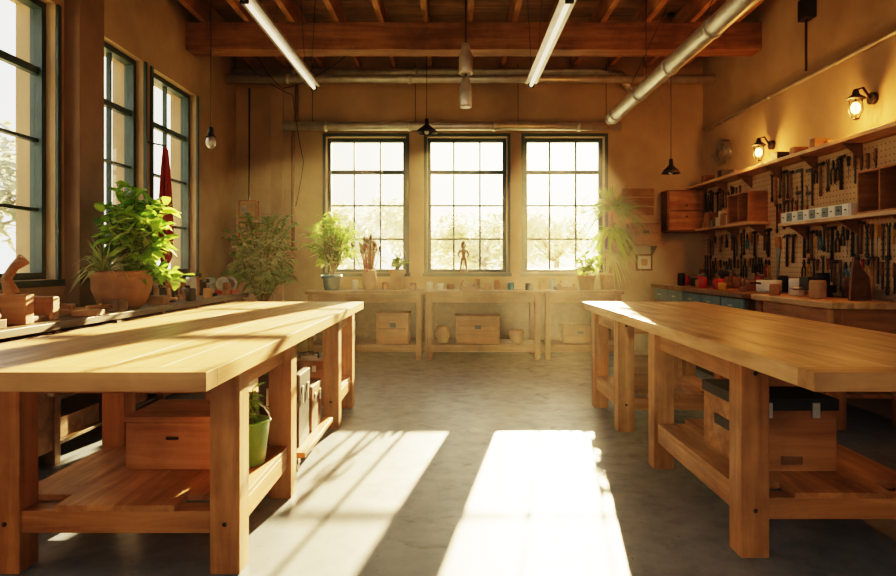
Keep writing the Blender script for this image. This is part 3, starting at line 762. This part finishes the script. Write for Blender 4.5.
# ------------------------------------------------------------------ pipes, ducts, lights
def pipe(name, pts, r, m=M_steel, col=0, hang=()):
    b = B(); b.tube(pts, r, m, 16)
    if col:
        for i in range(len(pts)-1):
            a, c = V(pts[i]), V(pts[i+1]); n = max(1, int((c-a).length/col)); d = (c-a).normalized()
            for j in range(n):
                p = a.lerp(c, (j+.5)/n); b.cyl(p-d*.025, p+d*.025, r*1.18, r*1.18, m, 16)
    for xx in hang: b.cyl((xx, pts[0][1], pts[0][2]+r*.9), (xx, pts[0][1], JZ), .005, .005, M_dark, 6)
    return b.done(name)
pipe('heating_pipe', [(-2.3, 8.72, 3.1), (2.3, 8.72, 3.1)], .06, M_steel, 1.1, (-1.9, -.5, .9, 2.1))
pipe('heating_pipe', [(XL+.01, 8.75, 3.84), (2.0, 8.75, 3.84), (2.3, 8.75, 3.82), (2.45, 8.75, 3.6)], .055, M_steel, 1.3)
pipe('heating_pipe', [(XL+.01, 8.5, 3.68), (XR-.01, 8.5, 3.68)], .055, M_steel, 1.6)
pipe('vertical_conduit', [(-2.2, 8.85, 1.4), (-2.2, 8.85, 3.0), (-2.15, 8.85, 3.3), (-2.15, 8.85, 3.7)], .025, M_wallD)
pipe('wall_conduit', [(XR-.03, 8.8, 3.05), (XR-.03, YF+.1, 3.03)], .018, M_steel, 1.2)
b = B(); dx, dz = 1.97, 3.02
b.cyl((dx, .5, dz), (dx, 7.85, dz), .075, .075, M_steel, 24)
for y in [1+i*.95 for i in range(8)]: b.cyl((dx, y, dz), (dx, y+.05, dz), .084, .084, M_steel, 24)
b.cyl((dx, 7.85, dz), (dx, 8.0, dz), .085, .05, M_steel, 24)
for y in (2.5, 4.5, 6.5): b.cyl((dx, y, dz+.07), (dx, y, H-.002), .004, .004, M_dark, 6); b.cyl((dx-.15, y+.1, dz+.0), (dx+.25, y+.1, dz+.86), .003, .003, M_dark, 6)
b.done('ventilation_duct')
def fluoro(x, y0, y1, z):
    b = B()
    b.poly([(x-.06, y0, z), (x-.035, y0, z+.06), (x+.035, y0, z+.06), (x+.06, y0, z)], (0, y1-y0, 0), M_steel)
    b.cyl((x, y0+.03, z-.02), (x, y1-.03, z-.02), .017, .017, M_tube, 12)
    for y in (y0+.01, y1-.03): b.box(x-.03, x+.03, y, y+.02, z-.045, z-.0005, M_dark)
    for y in (y0+.3, y1-.3):
        b.cyl((x-.03, y, z+.06), (x-.09, y, H-.002), .003, .003, M_dark, 5); b.cyl((x+.03, y, z+.06), (x+.09, y, H-.002), .003, .003, M_dark, 5)
    b.done('fluorescent_light')
for a, c in ((4.45, 6.75), (.9, 3.2), (-1.9, .3)):  # first pair is in view; the nearer pairs are unseen, added as fill light
    fluoro(-1.45, a, c, 3.1); fluoro(.82, a, c-.1, 3.1)
def pendant(x, y, z, r=.11, m=M_dark):
    b = B(); b.cyl((x, y, z+.16), (x, y, H-.002), .004, .004, M_blk, 6)
    b.cyl((x, y, H-.04), (x, y, H-.001), .04, .04, m, 12)
    b.lathe([(.001, .18), (.022, .17), (.026, .1), (r*.45, .075), (r*.8, .04), (r, 0), (r*.97, 0), (r*.75, .035), (.02, .07)], (x, y, z), m, 24)
    b.ball((x, y, z+.02), .03, M_white, (1, 1, 1.2)); b.done('pendant_lamp')
pendant(-.3, 7.6, 2.78, .13); pendant(2.6, 7.6, 2.3, .11)
b = B(); x, y, z = -2.6, 6.9, 2.5
b.cyl((x, y, z+.2), (x, y, H-.002), .004, .004, M_blk, 6); b.cyl((x, y, z+.1), (x, y, z+.2), .04, .025, M_dark, 12); b.ball((x, y, z+.04), .055, M_steel, (1, 1, 1.3)); b.cyl((x,y,z+.1),(x,y,z+.112),.06,.04,M_dark,16); b.done('pendant_lamp')
b = B(); x, y = .14, 6.5
b.cyl((x, y, 3.45), (x, y, H-.002), .008, .008, M_dark, 8)
b.lathe([(0.001, .33), (.035, .32), (.05, .25), (.07, .2), (.07, .03), (.06, 0), (.05, .02)], (x, y, 3.15), M_steel, 20)
b.lathe([(0.001, .32), (.03, .31), (.05, .24), (.065, .2), (.065, .03), (.055, 0), (.0, .01)], (x, y, 2.82), M_steel, 20)
b.cyl((x, y, 3.13), (x, y, 3.2), .012, .012, M_dark, 8); b.done('double_can_light')
def lantern(y, z):
    b = B(); x = XR-.16
    b.cyl((XR-.04, y, z+.1), (XR-.001, y, z+.1), .05, .05, M_dark, 16)
    b.tube([(XR-.04, y, z+.1), (XR-.1, y, z+.19), (x, y, z+.17)], .01, M_dark)
    b.lathe([(0.001, .18), (.02, .17), (.03, .13), (.075, .1), (.07, .09), (0, .095)], (x, y, z), M_dark, 20)
    for i in range(6):
        a = i*math.pi/3; b.tube([(x+.05*math.cos(a), y+.05*math.sin(a), z+.09), (x+.058*math.cos(a), y+.058*math.sin(a), z), (x+.025*math.cos(a), y+.025*math.sin(a), z-.07)], .004, M_dark, 5)
    b.cyl((x, y, z-.075), (x, y, z-.065), .028, .028, M_dark, 12)
    b.ball((x, y, z+.02), .036, M_bulb, (1, 1, 1.4)); b.done('wall_lantern')
    L = bpy.data.lights.new('lantern_light', 'POINT'); L.energy = 30; L.color = (1, .42, .10); L.shadow_soft_size = .05
    o = bpy.data.objects.new('lantern_light', L); o.location = (x-.09, y, z-.02); COL.objects.link(o)
lantern(6.95, 2.42); lantern(5.28, 2.5)
b = B()
for i in range(16):
    rr = R.uniform(.1, .17); c = V((XR-.08-R.uniform(0, .04), 8.05+R.uniform(-.04, .04), 2.62+R.uniform(-.04, .04)))
    tl = R.uniform(-.3, .3)
    b.tube([c+V((.04*math.sin(t*2+i), rr*1.3*math.cos(t), rr*math.sin(t)+tl*rr*math.cos(t))) for t in [2*math.pi*j/28 for j in range(29)]], .003, M_chrome, 4)
b.cyl((XR-.1, 8.05, 2.78), (XR-.001, 8.05, 2.78), .008, .008, M_dark); b.done('wire_coil')
def cable(pts, r=.005):
    b = B(); P = [V(p) for p in pts]; out = []
    for i in range(len(P)-1):
        a, c = P[i], P[i+1]; sag = (c-a).length*.12
        for j in range(8): t = j/8; out.append(a.lerp(c, t)-Z*sag*4*t*(1-t)*.6)
    out.append(P[-1]); b.tube(out, r, M_blk, 6); b.done('hanging_cable')
cable([(-2.55, 8.3, JZ), (-2.2, 8.3, 3.5), (-1.4, 8.4, JZ)]); cable([(-2.8, 8.3, JZ), (-2.15, 8.63, 3.5), (-2.0, 8.63, 2.6), (-2.1, 8.6, 2.0)])
cable([(2.7, 7.6, JZ), (3.3, 8.3, JZ)])
b = B(); b.cyl((XR-.06, 6.2, 3.1), (XR-.06, 6.2, 3.6), .012, .012, M_dark, 8); b.box(XR-.1, XR-.001, 6.12, 6.28, 3.6, 3.8, M_dark); b.done('junction_box', .004)

# ------------------------------------------------------------------ outside
b = B(); b.box(-60, 60, YB+.8, 80, -.4, -.3, M_grass); b.box(-60, XL-.8, -30, YB+.79, -.4, -.3, M_grass); b.box(XL-.79, 60, -40, YF-.8, -.4, -.3, M_grass); b.done('outdoor_ground')
def tree(x, y, h, r, m, n=1500):
    b = B(); b.tube([(x, y, -.35), (x+.1, y, h*.4), (x, y+.1, h*.8)], [.16, .12, .05], M_bark)
    bl = [(V((x+R.uniform(-r, r)*.7, y+R.uniform(-r, r)*.7, h*R.uniform(.4, .85))), R.uniform(.35, .6)*r) for _ in range(9)]
    for c, q in bl:
        b.tube([(x, y, h*.35), c], [.05, .02], M_bark, 5)
    for i in range(n):
        c, q = R.choice(bl); d = V((R.gauss(0, 1), R.gauss(0, 1), R.gauss(0, 1))).normalized()*q*R.random()**.4
        b.leaf(c+d, (R.gauss(0, 1), R.gauss(0, 1), R.gauss(0, .6)), .35, .2, .2, m, 2)
    b.done('tree')
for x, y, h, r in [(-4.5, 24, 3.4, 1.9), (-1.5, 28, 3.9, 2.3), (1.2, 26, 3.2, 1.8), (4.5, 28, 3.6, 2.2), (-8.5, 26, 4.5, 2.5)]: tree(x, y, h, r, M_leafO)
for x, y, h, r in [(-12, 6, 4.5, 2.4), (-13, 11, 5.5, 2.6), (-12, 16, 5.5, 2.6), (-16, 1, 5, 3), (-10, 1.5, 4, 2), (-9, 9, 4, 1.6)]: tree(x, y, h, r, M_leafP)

m, nt, out = newmat('dusty_air')
vs = nt.nodes.new('ShaderNodeVolumeScatter'); vs.inputs['Density'].default_value = .0025; vs.inputs['Anisotropy'].default_value = .65; vs.inputs['Color'].default_value = (1, .88, .68, 1)
nt.links.new(vs.outputs[0], out.inputs['Volume'])
b = B(); b.box(XL+.0005, XR-.0005, YF+.0005, YB-.0005, .0005, H-.0005, m); b.done('dusty_air')

# ------------------------------------------------------------------ light
SUN = V((.17, 1, .266)).normalized()
w = bpy.data.worlds.new('World'); S.world = w; w.use_nodes = True
nt = w.node_tree; nt.nodes.clear()
o = nt.nodes.new('ShaderNodeOutputWorld'); bg = nt.nodes.new('ShaderNodeBackground')
tc = nt.nodes.new('ShaderNodeTexCoord'); dt = nt.nodes.new('ShaderNodeVectorMath'); dt.operation = 'DOT_PRODUCT'
nt.links.new(tc.outputs['Generated'], dt.inputs[0]); dt.inputs[1].default_value = SUN
c = ramp(nt, dt.outputs['Value'], [(0, (.95, .87, .76)), (.62, (.86, .91, .96)), (.92, (1.0, .86, .60)), (1, (1, .86, .56))])
p = mth('POWER', mth('MAXIMUM', dt.outputs['Value'], 0.0), 30.0)
st = mth('ADD', mth('MULTIPLY', p, 12.0), 3.3)
nt.links.new(c, bg.inputs[0]); nt.links.new(st, bg.inputs[1]); nt.links.new(bg.outputs[0], o.inputs[0])
sun = bpy.data.lights.new('sun', 'SUN'); sun.energy = 90; sun.color = (1, .68, .33); sun.angle = math.radians(.5)
so = bpy.data.objects.new('sun', sun); COL.objects.link(so)
so.rotation_euler = (-SUN).to_track_quat('-Z', 'Y').to_euler(); so.location = (5, 25, 9)

# ------------------------------------------------------------------ camera
cd = bpy.data.cameras.new('camera'); cam = bpy.data.objects.new('camera', cd); COL.objects.link(cam)
cam.location = (0, 0, 1.25); cam.rotation_euler = (math.pi/2, 0, 0)
cd.sensor_width = 36; cd.lens = 640/896*36; cd.shift_x = -4/896; cd.shift_y = -26/896; cd.clip_start = .05; cd.clip_end = 300
S.camera = cam
S.view_settings.view_transform = 'Filmic'
try: S.view_settings.look = 'High Contrast'
except Exception as e: print(e)
S.view_settings.exposure = -0.22
